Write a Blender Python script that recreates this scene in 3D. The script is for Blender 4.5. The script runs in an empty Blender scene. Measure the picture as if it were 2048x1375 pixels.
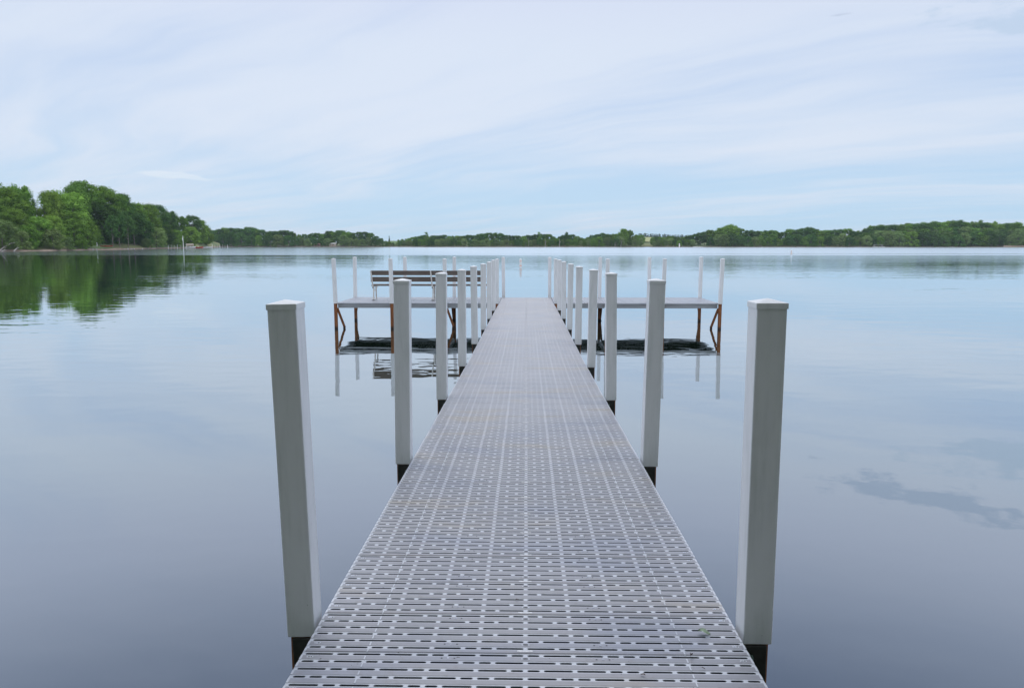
import bpy, bmesh, math, random
from mathutils import Vector, Matrix
R = math.radians
S = bpy.context.scene
COL = S.collection
rnd = random.Random(11)

# ------------------------------------------------------------------ camera
F = 1500.0 / 2048.0 * 36.0
CAMH = 2.87
PITCH = math.atan(199.5 / 1500.0)
YAW = math.atan(29 / 1500.0 * math.cos(PITCH))
cam_d = bpy.data.cameras.new('camera'); cam = bpy.data.objects.new('camera', cam_d); COL.objects.link(cam)
cam_d.lens = F; cam_d.sensor_width = 36; cam_d.sensor_fit = 'HORIZONTAL'
cam_d.clip_start = 0.05; cam_d.clip_end = 9000
cam.location = (0, 0, CAMH); cam.rotation_euler = (math.pi / 2 - PITCH, 0, YAW)
S.camera = cam

# ------------------------------------------------------------------ node helper
class NT:
    def __init__(s, tree):
        s.t = tree; s.n = tree.nodes; s.l = tree.links
    def add(s, typ, ins=None, **kw):
        nd = s.n.new(typ)
        for k, v in kw.items(): setattr(nd, k, v)
        for k, v in (ins or {}).items():
            if isinstance(v, bpy.types.NodeSocket): s.l.new(v, nd.inputs[k])
            else: nd.inputs[k].default_value = v
        return nd
    def m(s, op, a, b=0.0, c=0.0, clamp=False):
        nd = s.n.new('ShaderNodeMath'); nd.operation = op; nd.use_clamp = clamp
        for i, v in enumerate((a, b, c)):
            if isinstance(v, bpy.types.NodeSocket): s.l.new(v, nd.inputs[i])
            else: nd.inputs[i].default_value = v
        return nd.outputs[0]
    def ramp(s, v, a, b, lo=0.0, hi=1.0, smooth=True):
        nd = s.n.new('ShaderNodeMapRange'); nd.interpolation_type = 'SMOOTHSTEP' if smooth else 'LINEAR'
        s.l.new(v, nd.inputs['Value'])
        for k, x in (('From Min', a), ('From Max', b), ('To Min', lo), ('To Max', hi)): nd.inputs[k].default_value = x
        return nd.outputs[0]
    def mix(s, f, a, b, blend='MIX'):
        nd = s.n.new('ShaderNodeMix'); nd.data_type = 'RGBA'; nd.blend_type = blend
        for i, v in ((0, f), (6, a), (7, b)):
            if isinstance(v, bpy.types.NodeSocket): s.l.new(v, nd.inputs[i])
            else: nd.inputs[i].default_value = v if i == 0 else (*v, 1)
        return nd.outputs[2]
    def noise(s, vec, scale, detail=4, rough=0.55, dist=0.0):
        nd = s.add('ShaderNodeTexNoise', {'Scale': scale, 'Detail': detail, 'Roughness': rough, 'Distortion': dist})
        s.l.new(vec, nd.inputs['Vector']); return nd.outputs[0]
    def xyz(s, x, y, z=0.0):
        nd = s.n.new('ShaderNodeCombineXYZ')
        for i, v in enumerate((x, y, z)):
            if isinstance(v, bpy.types.NodeSocket): s.l.new(v, nd.inputs[i])
            else: nd.inputs[i].default_value = v
        return nd.outputs[0]

# ------------------------------------------------------------------ sky and sun
SUN_EL, SUN_AZ = R(58), R(-14)          # azimuth from +Y towards +X
W = bpy.data.worlds.new('World'); S.world = W; W.use_nodes = True
W.node_tree.nodes.clear(); w = NT(W.node_tree)
out = w.add('ShaderNodeOutputWorld')
sky = w.add('ShaderNodeTexSky'); sky.sky_type = 'NISHITA'; sky.sun_disc = False
sky.sun_elevation = SUN_EL; sky.sun_rotation = SUN_AZ % (2 * math.pi); sky.dust_density = 2.0; sky.air_density = 1.0
bg1 = w.add('ShaderNodeBackground', {'Color': sky.outputs[0], 'Strength': 0.1})
tc = w.add('ShaderNodeTexCoord')
sep = w.add('ShaderNodeSeparateXYZ', {0: tc.outputs['Generated']})
dx, dy, dz = sep.outputs
zc = w.m('MAXIMUM', dz, 0.0)
den = w.m('ADD', zc, 0.10)
px = w.m('DIVIDE', dx, den); py = w.m('DIVIDE', dy, den)
ad = R(-51)
al = w.m('ADD', w.m('MULTIPLY', px, math.sin(ad)), w.m('MULTIPLY', py, math.cos(ad)))
ac = w.m('SUBTRACT', w.m('MULTIPLY', px, math.cos(ad)), w.m('MULTIPLY', py, math.sin(ad)))
wob = w.m('MULTIPLY', w.m('SUBTRACT', w.noise(w.xyz(px, py), 0.35, 3), 0.5), 1.6)
ac2 = w.m('ADD', ac, wob)
streak = w.noise(w.xyz(w.m('MULTIPLY', al, 0.16), w.m('MULTIPLY', ac2, 0.75), 3.7), 1.0, 7, 0.52)
fine = w.noise(w.xyz(w.m('MULTIPLY', al, 0.55), w.m('MULTIPLY', ac2, 2.6), 9.1), 1.0, 6, 0.6)
broad = w.noise(w.xyz(px, py, 1.3), 0.33, 3)
cl = w.m('ADD', w.m('MULTIPLY', streak, 0.68), w.m('MULTIPLY', fine, 0.32))
cl = w.m('ADD', w.m('MULTIPLY', cl, 0.75), w.m('MULTIPLY', broad, 0.25))
elev = w.m('ARCSINE', zc)
cloud = w.ramp(w.m('ADD', cl, w.m('MULTIPLY', w.ramp(elev, 0.0, 0.30), 0.085)), 0.43, 0.65)
base = w.mix(w.ramp(elev, 0.0, 0.24), (0.52, 0.74, 0.95), (0.49, 0.635, 0.89))
base = w.mix(w.ramp(elev, 0.0, 0.035, 0.35, 0.0), base, (0.53, 0.78, 0.95))
col = w.mix(cloud, base, (0.735, 0.815, 0.95))
col = w.mix(w.ramp(elev, R(13), R(21), 0.0, 0.75), col, (0.66, 0.715, 0.92))
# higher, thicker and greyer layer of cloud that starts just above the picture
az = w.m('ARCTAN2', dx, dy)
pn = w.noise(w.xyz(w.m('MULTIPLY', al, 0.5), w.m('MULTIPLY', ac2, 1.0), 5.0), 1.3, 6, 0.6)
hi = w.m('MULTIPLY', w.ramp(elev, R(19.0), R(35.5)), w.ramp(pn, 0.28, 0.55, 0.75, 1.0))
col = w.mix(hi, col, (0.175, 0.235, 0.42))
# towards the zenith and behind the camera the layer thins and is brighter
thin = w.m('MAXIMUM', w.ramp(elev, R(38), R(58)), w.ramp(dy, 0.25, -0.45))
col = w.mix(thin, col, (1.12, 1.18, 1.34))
fn = w.noise(w.xyz(w.m('MULTIPLY', az, 9.0), w.m('MULTIPLY', elev, 30.0), 2.0), 1.6, 7, 0.62)
def patch(c, a0, e0, wa, we, colr, amt, lo=0.9, hi_=1.15, tilt=0.0):
    da = w.m('SUBTRACT', az, a0)
    a_ = w.m('DIVIDE', da, wa)
    e_ = w.m('DIVIDE', w.m('SUBTRACT', w.m('SUBTRACT', elev, e0), w.m('MULTIPLY', da, tilt)), we)
    r = w.m('SQRT', w.m('ADD', w.m('MULTIPLY', a_, a_), w.m('MULTIPLY', e_, e_)))
    v = w.m('ADD', w.m('SUBTRACT', 1.0, r), w.m('MULTIPLY', w.m('SUBTRACT', fn, 0.5), 3.6))
    return w.mix(w.m('MULTIPLY', w.ramp(v, 0.0, 0.55), amt), c, colr)
A0 = -YAW
col = patch(col, A0 + R(30.5), R(16.6), R(5.8), R(1.15), (0.42, 0.54, 0.74), 0.6)
col = patch(col, A0 + R(33.0), R(13.4), R(5.5), R(1.3), (0.55, 0.68, 0.86), 0.8, tilt=-0.1)
col = patch(col, A0 + R(22.5), R(14.9), R(1.0), R(0.18), (0.50, 0.58, 0.74), 0.6)
col = patch(col, A0 + R(-23.0), R(4.55), R(3.4), R(0.30), (0.88, 0.94, 1.0), 0.38, tilt=-0.10)
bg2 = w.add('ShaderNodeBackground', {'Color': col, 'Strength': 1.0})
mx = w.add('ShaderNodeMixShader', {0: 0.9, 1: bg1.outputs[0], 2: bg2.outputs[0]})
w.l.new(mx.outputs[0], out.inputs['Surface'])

sd = bpy.data.lights.new('sun', 'SUN'); sun = bpy.data.objects.new('sun', sd); COL.objects.link(sun)
sd.energy = 1.15; sd.angle = R(45); sd.color = (1.0, 0.98, 0.95)
dirv = Vector((math.sin(SUN_AZ) * math.cos(SUN_EL), math.cos(SUN_AZ) * math.cos(SUN_EL), math.sin(SUN_EL)))
sun.rotation_euler = dirv.to_track_quat('Z', 'Y').to_euler(); sun.location = (-20, 10, 40)

S.view_settings.view_transform = 'Standard'; S.view_settings.look = 'None'
S.view_settings.gamma = 1; S.view_settings.exposure = 0; S.view_settings.use_curve_mapping = False
S.render.engine = 'CYCLES'
S.cycles.max_bounces = 8; S.cycles.transparent_max_bounces = 8; S.cycles.volume_bounces = 1
S.cycles.use_denoising = True

# ------------------------------------------------------------------ materials
def mat(name):
    m = bpy.data.materials.new(name); m.use_nodes = True; m.node_tree.nodes.clear()
    t = NT(m.node_tree); o = t.add('ShaderNodeOutputMaterial'); t.out = o
    return m, t
def princ(t, **ins):
    p = t.add('ShaderNodeBsdfPrincipled')
    for k, v in ins.items():
        k = k.replace('_', ' ')
        if isinstance(v, bpy.types.NodeSocket): t.l.new(v, p.inputs[k])
        elif isinstance(v, tuple): p.inputs[k].default_value = (*v, 1)
        else: p.inputs[k].default_value = v
    t.l.new(p.outputs[0], t.out.inputs['Surface']); return p
def simple(name, col, rough=0.6, var=0.25, scale=8.0, metal=0.0, bump=0.0, stretch=(1, 1, 1)):
    m, t = mat(name)
    tcn = t.add('ShaderNodeTexCoord')
    mp = t.add('ShaderNodeMapping', {'Vector': tcn.outputs['Object'], 'Scale': stretch})
    n = t.noise(mp.outputs[0], scale, 5, 0.6)
    c = t.mix(t.ramp(n, 0.3, 0.7), tuple(x * (1 - var) for x in col), tuple(min(1, x * (1 + var)) for x in col))
    kw = dict(Base_Color=c, Roughness=rough, Metallic=metal)
    if bump:
        b = t.add('ShaderNodeBump', {'Strength': bump, 'Distance': 0.004, 'Height': n}); kw['Normal'] = b.outputs[0]
    princ(t, **kw); return m

# white vinyl: faint dirt that gathers as streaks and specks
m, t = mat('white_vinyl'); tcn = t.add('ShaderNodeTexCoord'); g = t.add('ShaderNodeNewGeometry')
mp = t.add('ShaderNodeMapping', {'Vector': g.outputs['Position'], 'Scale': (9, 9, 1.2)})
n1 = t.noise(mp.outputs[0], 1.5, 6, 0.65); n2 = t.noise(g.outputs['Position'], 95, 2, 0.5)
c = t.mix(t.ramp(n1, 0.42, 0.75), (0.86, 0.875, 0.89), (0.72, 0.745, 0.75))
c = t.mix(t.ramp(n2, 0.765, 0.80), c, (0.12, 0.12, 0.11))
bn = t.add('ShaderNodeBump', {'Strength': 0.10, 'Distance': 0.003, 'Height': t.noise(g.outputs['Position'], 14, 3)})
princ(t, Base_Color=c, Roughness=0.42, Normal=bn.outputs[0]); VINYL = m

# deck tread: worn grey-taupe plastic
def deckmat(name, a, b, rough, stain=0.5):
    m, t = mat(name); g = t.add('ShaderNodeNewGeometry')
    n1 = t.noise(g.outputs['Position'], 1.1, 5, 0.6); n2 = t.noise(g.outputs['Position'], 22, 5, 0.7)
    n3 = t.noise(g.outputs['Position'], 180, 3, 0.6)
    c = t.mix(t.ramp(n1, 0.3, 0.7), a, b)
    mpv = t.add('ShaderNodeMapping', {'Vector': g.outputs['Position'], 'Scale': (0.9, 2.6, 1)})
    ns = t.noise(mpv.outputs[0], 1.0, 3, 0.6)
    c = t.mix(t.ramp(ns, 0.54, 0.70, 0, 0.38), c, (0.43, 0.36, 0.25))
    c = t.mix(t.ramp(ns, 0.48, 0.32, 0, 0.4), c, (0.25, 0.285, 0.38))
    c = t.mix(t.m('MULTIPLY', t.ramp(n2, 0.52, 0.78), stain), c, (0.21, 0.19, 0.18))
    c = t.mix(t.ramp(n3, 0.70, 0.76, 0, 0.7), c, (0.09, 0.08, 0.075))
    n4 = t.noise(g.outputs['Position'], 55, 2, 0.5)
    c = t.mix(t.ramp(n4, 0.755, 0.78), c, (0.06, 0.05, 0.045))
    bp = t.add('ShaderNodeBump', {'Strength': 0.35, 'Distance': 0.0015, 'Height': n3})
    princ(t, Base_Color=c, Roughness=rough, Normal=bp.outputs[0], Coat_Weight=0.35, Coat_Roughness=0.25); return m
TREAD = deckmat('deck_tread', (0.28, 0.285, 0.32), (0.325, 0.325, 0.35), 0.36)
RIM = deckmat('deck_rim', (0.56, 0.59, 0.64), (0.60, 0.63, 0.68), 0.36, 0.12)
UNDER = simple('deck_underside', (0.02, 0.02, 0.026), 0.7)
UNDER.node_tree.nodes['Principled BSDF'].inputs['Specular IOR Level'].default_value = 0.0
SCREW = simple('screw_metal', (0.72, 0.73, 0.75), 0.25, 0.1, metal=1.0)
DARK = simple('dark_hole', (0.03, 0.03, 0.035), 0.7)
LABEL = simple('label_plate', (0.62, 0.63, 0.65), 0.5, 0.25, 90)
ALU = simple('aluminium_channel', (0.36, 0.38, 0.41), 0.42, 0.12, 5, metal=0.35, stretch=(.3, .3, 3))
STEEL = simple('dark_steel', (0.025, 0.026, 0.022), 0.5, 0.4, 20)
NUT = simple('weathered_nut', (0.16, 0.24, 0.20), 0.4, 0.3, 60, metal=0.5)

# timber, stained where the water reaches
m, t = mat('rusty_timber'); g = t.add('ShaderNodeNewGeometry'); sp = t.add('ShaderNodeSeparateXYZ', {0: g.outputs['Position']})
mp = t.add('ShaderNodeMapping', {'Vector': g.outputs['Position'], 'Scale': (60, 60, 3)})
n1 = t.noise(mp.outputs[0], 1.0, 6, 0.65); n2 = t.noise(g.outputs['Position'], 4.0, 3)
c = t.mix(t.ramp(n1, 0.35, 0.7), (0.15, 0.05, 0.016), (0.36, 0.14, 0.048))
c = t.mix(t.ramp(n2, 0.45, 0.75, 0, 0.6), c, (0.13, 0.055, 0.025))
wet = t.ramp(t.m('ADD', sp.outputs[2], t.m('MULTIPLY', t.m('SUBTRACT', n2, 0.5), 0.10)), 0.03, 0.12, 0.88, 0.0)
c = t.mix(wet, c, (0.025, 0.015, 0.010))
bp = t.add('ShaderNodeBump', {'Strength': 0.5, 'Distance': 0.004, 'Height': n1})
princ(t, Base_Color=c, Roughness=0.75, Normal=bp.outputs[0]); TIMBER = m

m, t = mat('bench_board'); tcn = t.add('ShaderNodeTexCoord')
mp = t.add('ShaderNodeMapping', {'Vector': tcn.outputs['Object'], 'Scale': (1.5, 40, 40)})
n1 = t.noise(mp.outputs[0], 1.0, 6, 0.65)
princ(t, Base_Color=t.mix(t.ramp(n1, 0.3, 0.7), (0.10, 0.078, 0.066), (0.18, 0.15, 0.13)), Roughness=0.7); BOARD = m
BENCHMETAL = simple('bench_metal', (0.72, 0.70, 0.66), 0.45, 0.15, 12)
SAND = simple('sand', (0.26, 0.20, 0.15), 0.95, 0.35, 0.9, bump=0.4)
MUD = simple('bank_mud', (0.11, 0.09, 0.065), 0.95, 0.4, 0.7)
BARK = simple('bark', (0.15, 0.13, 0.11), 0.9, 0.35, 2.0, stretch=(3, 3, .6))
PALEBARK = simple('pale_bark', (0.22, 0.19, 0.16), 0.9, 0.3, 2.0)
PALEWOOD = simple('pale_driftwood', (0.42, 0.39, 0.35), 0.85, 0.3, 2.0)
PAINT_W = simple('white_paint', (0.78, 0.78, 0.77), 0.5, 0.08, 4)
PAINT_R = simple('red_paint', (0.42, 0.045, 0.03), 0.5, 0.15, 4)
PAINT_O = simple('orange_band', (0.80, 0.42, 0.28), 0.5, 0.12, 6)
TAN = simple('tan_canvas', (0.48, 0.41, 0.32), 0.8, 0.15, 3)
BROWN = simple('brown_siding', (0.24, 0.14, 0.10), 0.8, 0.2, 3)
CONCRETE = simple('concrete', (0.42, 0.42, 0.40), 0.9, 0.15, 1)
GREYWOOD = simple('grey_dock_wood', (0.33, 0.31, 0.28), 0.85, 0.2, 3)

m, t = mat('grass_ground'); g = t.add('ShaderNodeNewGeometry')
n1 = t.noise(g.outputs['Position'], 0.02, 4); n2 = t.noise(g.outputs['Position'], 0.6, 5, 0.7)
c = t.mix(t.ramp(n1, 0.40, 0.58), (0.075, 0.13, 0.035), (0.20, 0.21, 0.075))
c = t.mix(t.ramp(n2, 0.3, 0.8, 0, 0.5), c, (0.05, 0.09, 0.025))
princ(t, Base_Color=c, Roughness=0.95); GRASS = m
m, t = mat('straw_field'); g = t.add('ShaderNodeNewGeometry')
n1 = t.noise(g.outputs['Position'], 0.05, 4)
princ(t, Base_Color=t.mix(t.ramp(n1, 0.35, 0.65), (0.36, 0.36, 0.16), (0.28, 0.34, 0.12)), Roughness=0.95); FIELD = m

MEADOW = simple('meadow', (0.10, 0.18, 0.04), 0.95, 0.2, 0.05)
def leafmat(name, a, b, seedscale=0.35):
    m, t = mat(name); g = t.add('ShaderNodeNewGeometry'); oi = t.add('ShaderNodeObjectInfo')
    n1 = t.noise(g.outputs['Position'], seedscale, 3); n2 = t.noise(g.outputs['Position'], 2.2, 2)
    f = t.m('ADD', t.m('MULTIPLY', t.ramp(n1, 0.35, 0.65), 0.6), t.m('MULTIPLY', n2, 0.4))
    c = t.mix(f, a, b)
    hs = t.add('ShaderNodeHueSaturation', {'Color': c, 'Hue': t.ramp(oi.outputs['Random'], 0, 1, 0.490, 0.510, False),
               'Value': t.ramp(t.m('FRACT', t.m('MULTIPLY', oi.outputs['Random'], 7.31)), 0, 1, 1.05, 1.80, False), 'Saturation': 1.0})
    d = t.add('ShaderNodeBsdfDiffuse', {'Color': hs.outputs[0]})
    tr = t.add('ShaderNodeBsdfTranslucent', {'Color': t.mix(0.5, hs.outputs[0], (0.16, 0.26, 0.03))})
    mxx = t.add('ShaderNodeMixShader', {0: 0.22, 1: d.outputs[0], 2: tr.outputs[0]})
    t.l.new(mxx.outputs[0], t.out.inputs['Surface']); return m
LEAF = {'green': leafmat('leaf_green', (0.070, 0.140, 0.022), (0.130, 0.225, 0.038)),
        'dark': leafmat('leaf_dark', (0.038, 0.088, 0.024), (0.072, 0.145, 0.036)),
        'bright': leafmat('leaf_bright', (0.105, 0.200, 0.028), (0.170, 0.280, 0.050)),
        'willow': leafmat('leaf_willow', (0.110, 0.175, 0.052), (0.180, 0.250, 0.092)),
        'conifer': leafmat('leaf_conifer', (0.018, 0.045, 0.026), (0.030, 0.065, 0.036)),
        'yellow': leafmat('leaf_yellow', (0.12, 0.20, 0.03), (0.16, 0.24, 0.045))}

# ------------------------------------------------------------------ water
m, t = mat('lake_water'); g = t.add('ShaderNodeNewGeometry'); P = g.outputs['Position']
sp = t.add('ShaderNodeSeparateXYZ', {0: P}); X_, Y_, Z_ = sp.outputs
dist = t.m('SQRT', t.m('ADD', t.m('MULTIPLY', X_, X_), t.m('MULTIPLY', Y_, Y_)))
wn = t.noise(t.xyz(t.m('MULTIPLY', X_, 0.006), t.m('MULTIPLY', Y_, 0.02), 0), 1.0, 3)
dj = t.m('ADD', Y_, t.m('MULTIPLY', t.m('SUBTRACT', wn, 0.5), 26.0))
ruff = t.ramp(dj, 186, 206)
strip = t.m('MULTIPLY', t.ramp(dj, 222, 226), t.ramp(dj, 238, 232))
strip = t.m('MULTIPLY', strip, t.ramp(X_, -30, 10))
ruff = t.m('MULTIPLY', ruff, t.m('SUBTRACT', 1.0, t.m('MULTIPLY', strip, 0.9)))
# slowly growing disturbance away from the sheltered water round the dock; more of it to the right
mid = t.m('MULTIPLY', t.ramp(Y_, 60, 180), t.ramp(t.m('ADD', X_, t.m('MULTIPLY', Y_, 0.20)), -20, 45))
wa = t.noise(t.xyz(t.m('MULTIPLY', X_, 0.6), t.m('MULTIPLY', Y_, 1.25), 0), 1.0, 1, 0.4, 0.3)
wb = t.noise(t.xyz(t.m('MULTIPLY', X_, 2.4), t.m('MULTIPLY', Y_, 2.9), 4), 1.0, 1, 0.5, 0.3)
wc = t.noise(t.xyz(t.m('MULTIPLY', X_, 0.10), t.m('MULTIPLY', Y_, 0.34), 8), 1.0, 2, 0.4)
patchn = t.ramp(t.noise(t.xyz(t.m('MULTIPLY', X_, 0.02), t.m('MULTIPLY', Y_, 0.05), 2), 1.0, 2), 0.35, 0.65, 0.45, 1.3)
grow = t.m('MULTIPLY', t.ramp(dist, 4, 22, 0.35, 1.0), t.ramp(dist, 30, 140, 1.0, 1.7))
h = t.m('ADD', t.m('MULTIPLY', wa, 0.0075), t.m('MULTIPLY', wb, 0.0019))
h = t.m('ADD', h, t.m('MULTIPLY', wc, 0.012))
h = t.m('MULTIPLY', t.m('MULTIPLY', h, patchn), grow)
wr = t.noise(t.xyz(t.m('MULTIPLY', X_, 0.5), t.m('MULTIPLY', Y_, 1.1), 3), 1.0, 4, 0.6)
h = t.m('ADD', h, t.m('MULTIPLY', wr, t.m('ADD', t.m('MULTIPLY', ruff, 0.020), t.m('MULTIPLY', mid, 0.02))))
bp = t.add('ShaderNodeBump', {'Strength': 1.0, 'Distance': 1.0, 'Height': h}); NRM = bp.outputs[0]
rough = t.m('ADD', t.m('MULTIPLY', ruff, 0.105), t.m('ADD', t.m('MULTIPLY', mid, 0.10), 0.004))
gl = t.add('ShaderNodeBsdfGlossy', {'Color': (0.91, 0.965, 1.0, 1), 'Roughness': rough, 'Normal': NRM})
df = t.add('ShaderNodeBsdfDiffuse', {'Color': (0.013, 0.025, 0.016, 1)})
fr = t.add('ShaderNodeFresnel', {'IOR': 1.33, 'Normal': NRM})
fac = t.m('POWER', fr.outputs[0], 0.33, clamp=True)
mxx = t.add('ShaderNodeMixShader', {0: fac, 1: df.outputs[0], 2: gl.outputs[0]})
t.l.new(mxx.outputs[0], t.out.inputs['Surface']); WATER = m

# ------------------------------------------------------------------ object helpers
def link(o, parent=None):
    COL.objects.link(o)
    if parent: o.parent = parent
    return o
def mesh_obj(name, verts, faces, mats, parent=None, loc=(0, 0, 0), fm=None, smooth=False):
    me = bpy.data.meshes.new(name); me.from_pydata(verts, [], faces)
    for mm in (mats if isinstance(mats, (list, tuple)) else [mats]): me.materials.append(mm)
    if fm: me.polygons.foreach_set('material_index', fm)
    if smooth: me.polygons.foreach_set('use_smooth', [True] * len(me.polygons))
    me.update()
    o = bpy.data.objects.new(name, me); o.location = loc; return link(o, parent)
def empty(name, loc=(0, 0, 0), parent=None):
    o = bpy.data.objects.new(name, None); o.location = loc; o.empty_display_size = 0.2; return link(o, parent)
def tag(o, label=None, cat=None, group=None, kind=None):
    if label: o['label'] = label
    if cat: o['category'] = cat
    if group: o['group'] = group
    if kind: o['kind'] = kind
    return o
class MB:
    """collects convex pieces into one mesh"""
    def __init__(s): s.v = []; s.f = []; s.m = []
    def box(s, x0, x1, y0, y1, z0, z1, mi=0):
        b = len(s.v)
        s.v += [(x0, y0, z0), (x1, y0, z0), (x1, y1, z0), (x0, y1, z0), (x0, y0, z1), (x1, y0, z1), (x1, y1, z1), (x0, y1, z1)]
        for q in ((3, 2, 1, 0), (4, 5, 6, 7), (0, 1, 5, 4), (1, 2, 6, 5), (2, 3, 7, 6), (3, 0, 4, 7)):
            s.f.append(tuple(b + i for i in q)); s.m.append(mi)
        return s
    def bar(s, p, q, a, c=None, mi=0):
        """square bar from p to q"""
        p = Vector(p); q = Vector(q); c = c or a
        d = (q - p).normalized(); u = d.cross(Vector((0, 1, 0)) if abs(d.y) < 0.9 else Vector((1, 0, 0))).normalized(); vv = d.cross(u)
        b = len(s.v)
        for o in (p, q):
            for i, j in ((-1, -1), (1, -1), (1, 1), (-1, 1)): s.v.append(tuple(o + u * (a / 2 * i) + vv * (c / 2 * j)))
        for f_ in ((0, 1, 2, 3), (7, 6, 5, 4), (0, 4, 5, 1), (1, 5, 6, 2), (2, 6, 7, 3), (3, 7, 4, 0)):
            s.f.append(tuple(b + i for i in f_)); s.m.append(mi)
        return s
    def tube(s, pts, rads, n=7, mi=0):
        pts = [Vector(p) for p in pts]; b = len(s.v)
        for i, p in enumerate(pts):
            d = (pts[min(i + 1, len(pts) - 1)] - pts[max(i - 1, 0)]).normalized()
            u = d.cross(Vector((0.3, 1, 0.1))).normalized(); vv = d.cross(u)
            for k in range(n):
                a = 2 * math.pi * k / n; s.v.append(tuple(p + (u * math.cos(a) + vv * math.sin(a)) * rads[i]))
        for i in range(len(pts) - 1):
            for k in range(n):
                k2 = (k + 1) % n
                s.f.append((b + i * n + k, b + i * n + k2, b + (i + 1) * n + k2, b + (i + 1) * n + k)); s.m.append(mi)
        s.f.append(tuple(b + k for k in reversed(range(n)))); s.m.append(mi)
        s.f.append(tuple(b + (len(pts) - 1) * n + k for k in range(n))); s.m.append(mi)
        return s
    def poly(s, vs, mi=0):
        b = len(s.v); s.v += vs; s.f.append(tuple(range(b, b + len(vs)))); s.m.append(mi); return s
    def build(s, name, mats, parent=None, loc=(0, 0, 0), smooth=False, bevel=0):
        o = mesh_obj(name, s.v, s.f, mats, parent, loc, s.m, smooth)
        if bevel:
            bm = bmesh.new(); bm.from_mesh(o.data)
            bmesh.ops.bevel(bm, geom=[e for e in bm.edges if len(e.link_faces) == 2], offset=bevel, segments=2, affect='EDGES', profile=0.5)
            bm.to_mesh(o.data); bm.free()
        return o

# pixel column of the photograph -> direction on the ground (used as a surveyor's bearing)
def bearing(x): return math.atan((x - 1024) / 1500.0 / math.cos(PITCH)) - YAW
def at(x, D):
    """point on the water at bearing x whose depth along the view is D"""
    a = bearing(x); r = D / math.cos(a + YAW); return Vector((math.sin(a) * r, math.cos(a) * r, 0))
def ztop(y, D): return CAMH + (488.0 - y) * D / 1500.0

# ------------------------------------------------------------------ lake and land
tag(mesh_obj('lake_water', [(-6000, -3, 0), (6000, -3, 0), (6000, 6000, 0), (-6000, 6000, 0)], [(0, 1, 2, 3)], WATER), 'wide calm lake water', kind='structure')
tag(mesh_obj('lake_bed', [(-6000, -60, -3), (6000, -60, -3), (6000, 6000, -3), (-6000, 6000, -3)], [(0, 1, 2, 3)], MUD), 'dark lake bed', kind='structure')

def interp(tab, x):
    if x <= tab[0][0]: return tab[0][1]
    for (a, b), (c, d) in zip(tab, tab[1:]):
        if x <= c: return b + (d - b) * (x - a) / (c - a)
    return tab[-1][1]
LSH = [(-900, 200), (-300, 240), (-100, 270), (0, 287), (110, 307), (200, 355), (290, 410), (345, 478), (400, 540), (440, 650), (452, 700)]
def lshore(x): return interp(LSH, x)
FSH = [(300, 760), (440, 770), (700, 775), (900, 745), (1400, 735), (2048, 715), (3000, 640), (3800, 520)]
def fshore(x): return interp(FSH, x)
def lrise(o): return 0.0 if o < 0 else min(0.9, o * 0.22) + max(0, o - 6) * 0.10 if o < 70 else 0.9 + 6.4
def ground_strip(name, label, xs, sh, offs, zf, material):
    vs, fs = [], []
    for x in xs:
        for o in offs:
            p = at(x, sh(x) + o); j = math.sin(x * 0.13 + o) * 0.12
            vs.append((p.x, p.y, zf(x, o) + (j if o > 3 else 0)))
    n = len(offs)
    for i in range(len(xs) - 1):
        for k in range(n - 1):
            fs.append((i * n + k, (i + 1) * n + k, (i + 1) * n + k + 1, i * n + k + 1))
    return tag(mesh_obj(name, vs, fs, material, smooth=True), label, kind='structure')
ground_strip('left_shore_ground', 'wooded left bank', [-900 + 30 * i for i in range(46)], lshore, [3.5, 6, 10, 20, 35, 55, 80, 140],
             lambda x, o: lrise(o) if x < 435 else lrise(o) * 0.5, GRASS)
ground_strip('left_beach', 'brown sandy beach along the left bank', [-900 + 15 * i for i in range(91)], lambda x: lshore(x) + 1.2 * math.sin(x * 0.09) + 0.8 * math.sin(x * .31),
             [-3, -0.5, 0.8, 2.5, 7.5], lambda x, o: {-3: -0.6, -0.5: -0.06, 0.8: 0.22, 2.5: 0.55, 7.5: 0.9}[o], SAND)
def hill(x, o):
    if o <= 6: return 0.9
    b = interp([(300, 0.4), (730, 0.35), (790, 0.5), (830, 0.35), (1200, 0.6), (1250, 1.0), (1400, 0.9), (1600, .7), (3800, 0.6)], x)
    return 0.9 + b * interp([(6, 0), (60, 2.5), (350, 10), (1300, 20), (2600, 22)], o)
ground_strip('far_shore_ground', 'far bank of grass and fields', [300 + 30 * i for i in range(118)], fshore, [5, 12, 60, 150, 350, 700, 1300, 2600], hill, GRASS)
ground_strip('far_bank', 'muddy edge of the far bank', [300 + 20 * i for i in range(176)], fshore, [-3, -0.5, 1.5, 7],
             lambda x, o: {-3: -0.6, -0.5: -0.05, 1.5: 0.45, 7: 0.98}[o], MUD)
ground_strip('far_beach', 'pale sandy bank at the right end of far shore', [1990 + 20 * i for i in range(20)], lambda x: fshore(x) - 2,
             [-3, 0, 3, 9], lambda x, o: {-3: -0.6, 0: 0.1, 3: 1.2, 9: 1.75}[o], SAND)
ground_strip('boat_ramp', 'pale concrete boat ramp', [1380, 1385, 1390, 1395, 1400], lambda x: fshore(x) - 3,
             [-3, 0, 4, 14, 30], lambda x, o: {-3: -0.4, 0: 0.05, 4: 0.35, 14: 1.0, 30: 1.3}[o], CONCRETE)
for x0, x1, lab in ((1244, 1302, 'pale straw field seen between far trees'),):
    ground_strip('straw_field', lab, [x0 + (x1 - x0) * i / 6 for i in range(7)], fshore, [110, 200, 350, 500],
                 lambda x, o: hill(x, o) + 0.8 + (o - 110) * 0.003, FIELD)
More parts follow.
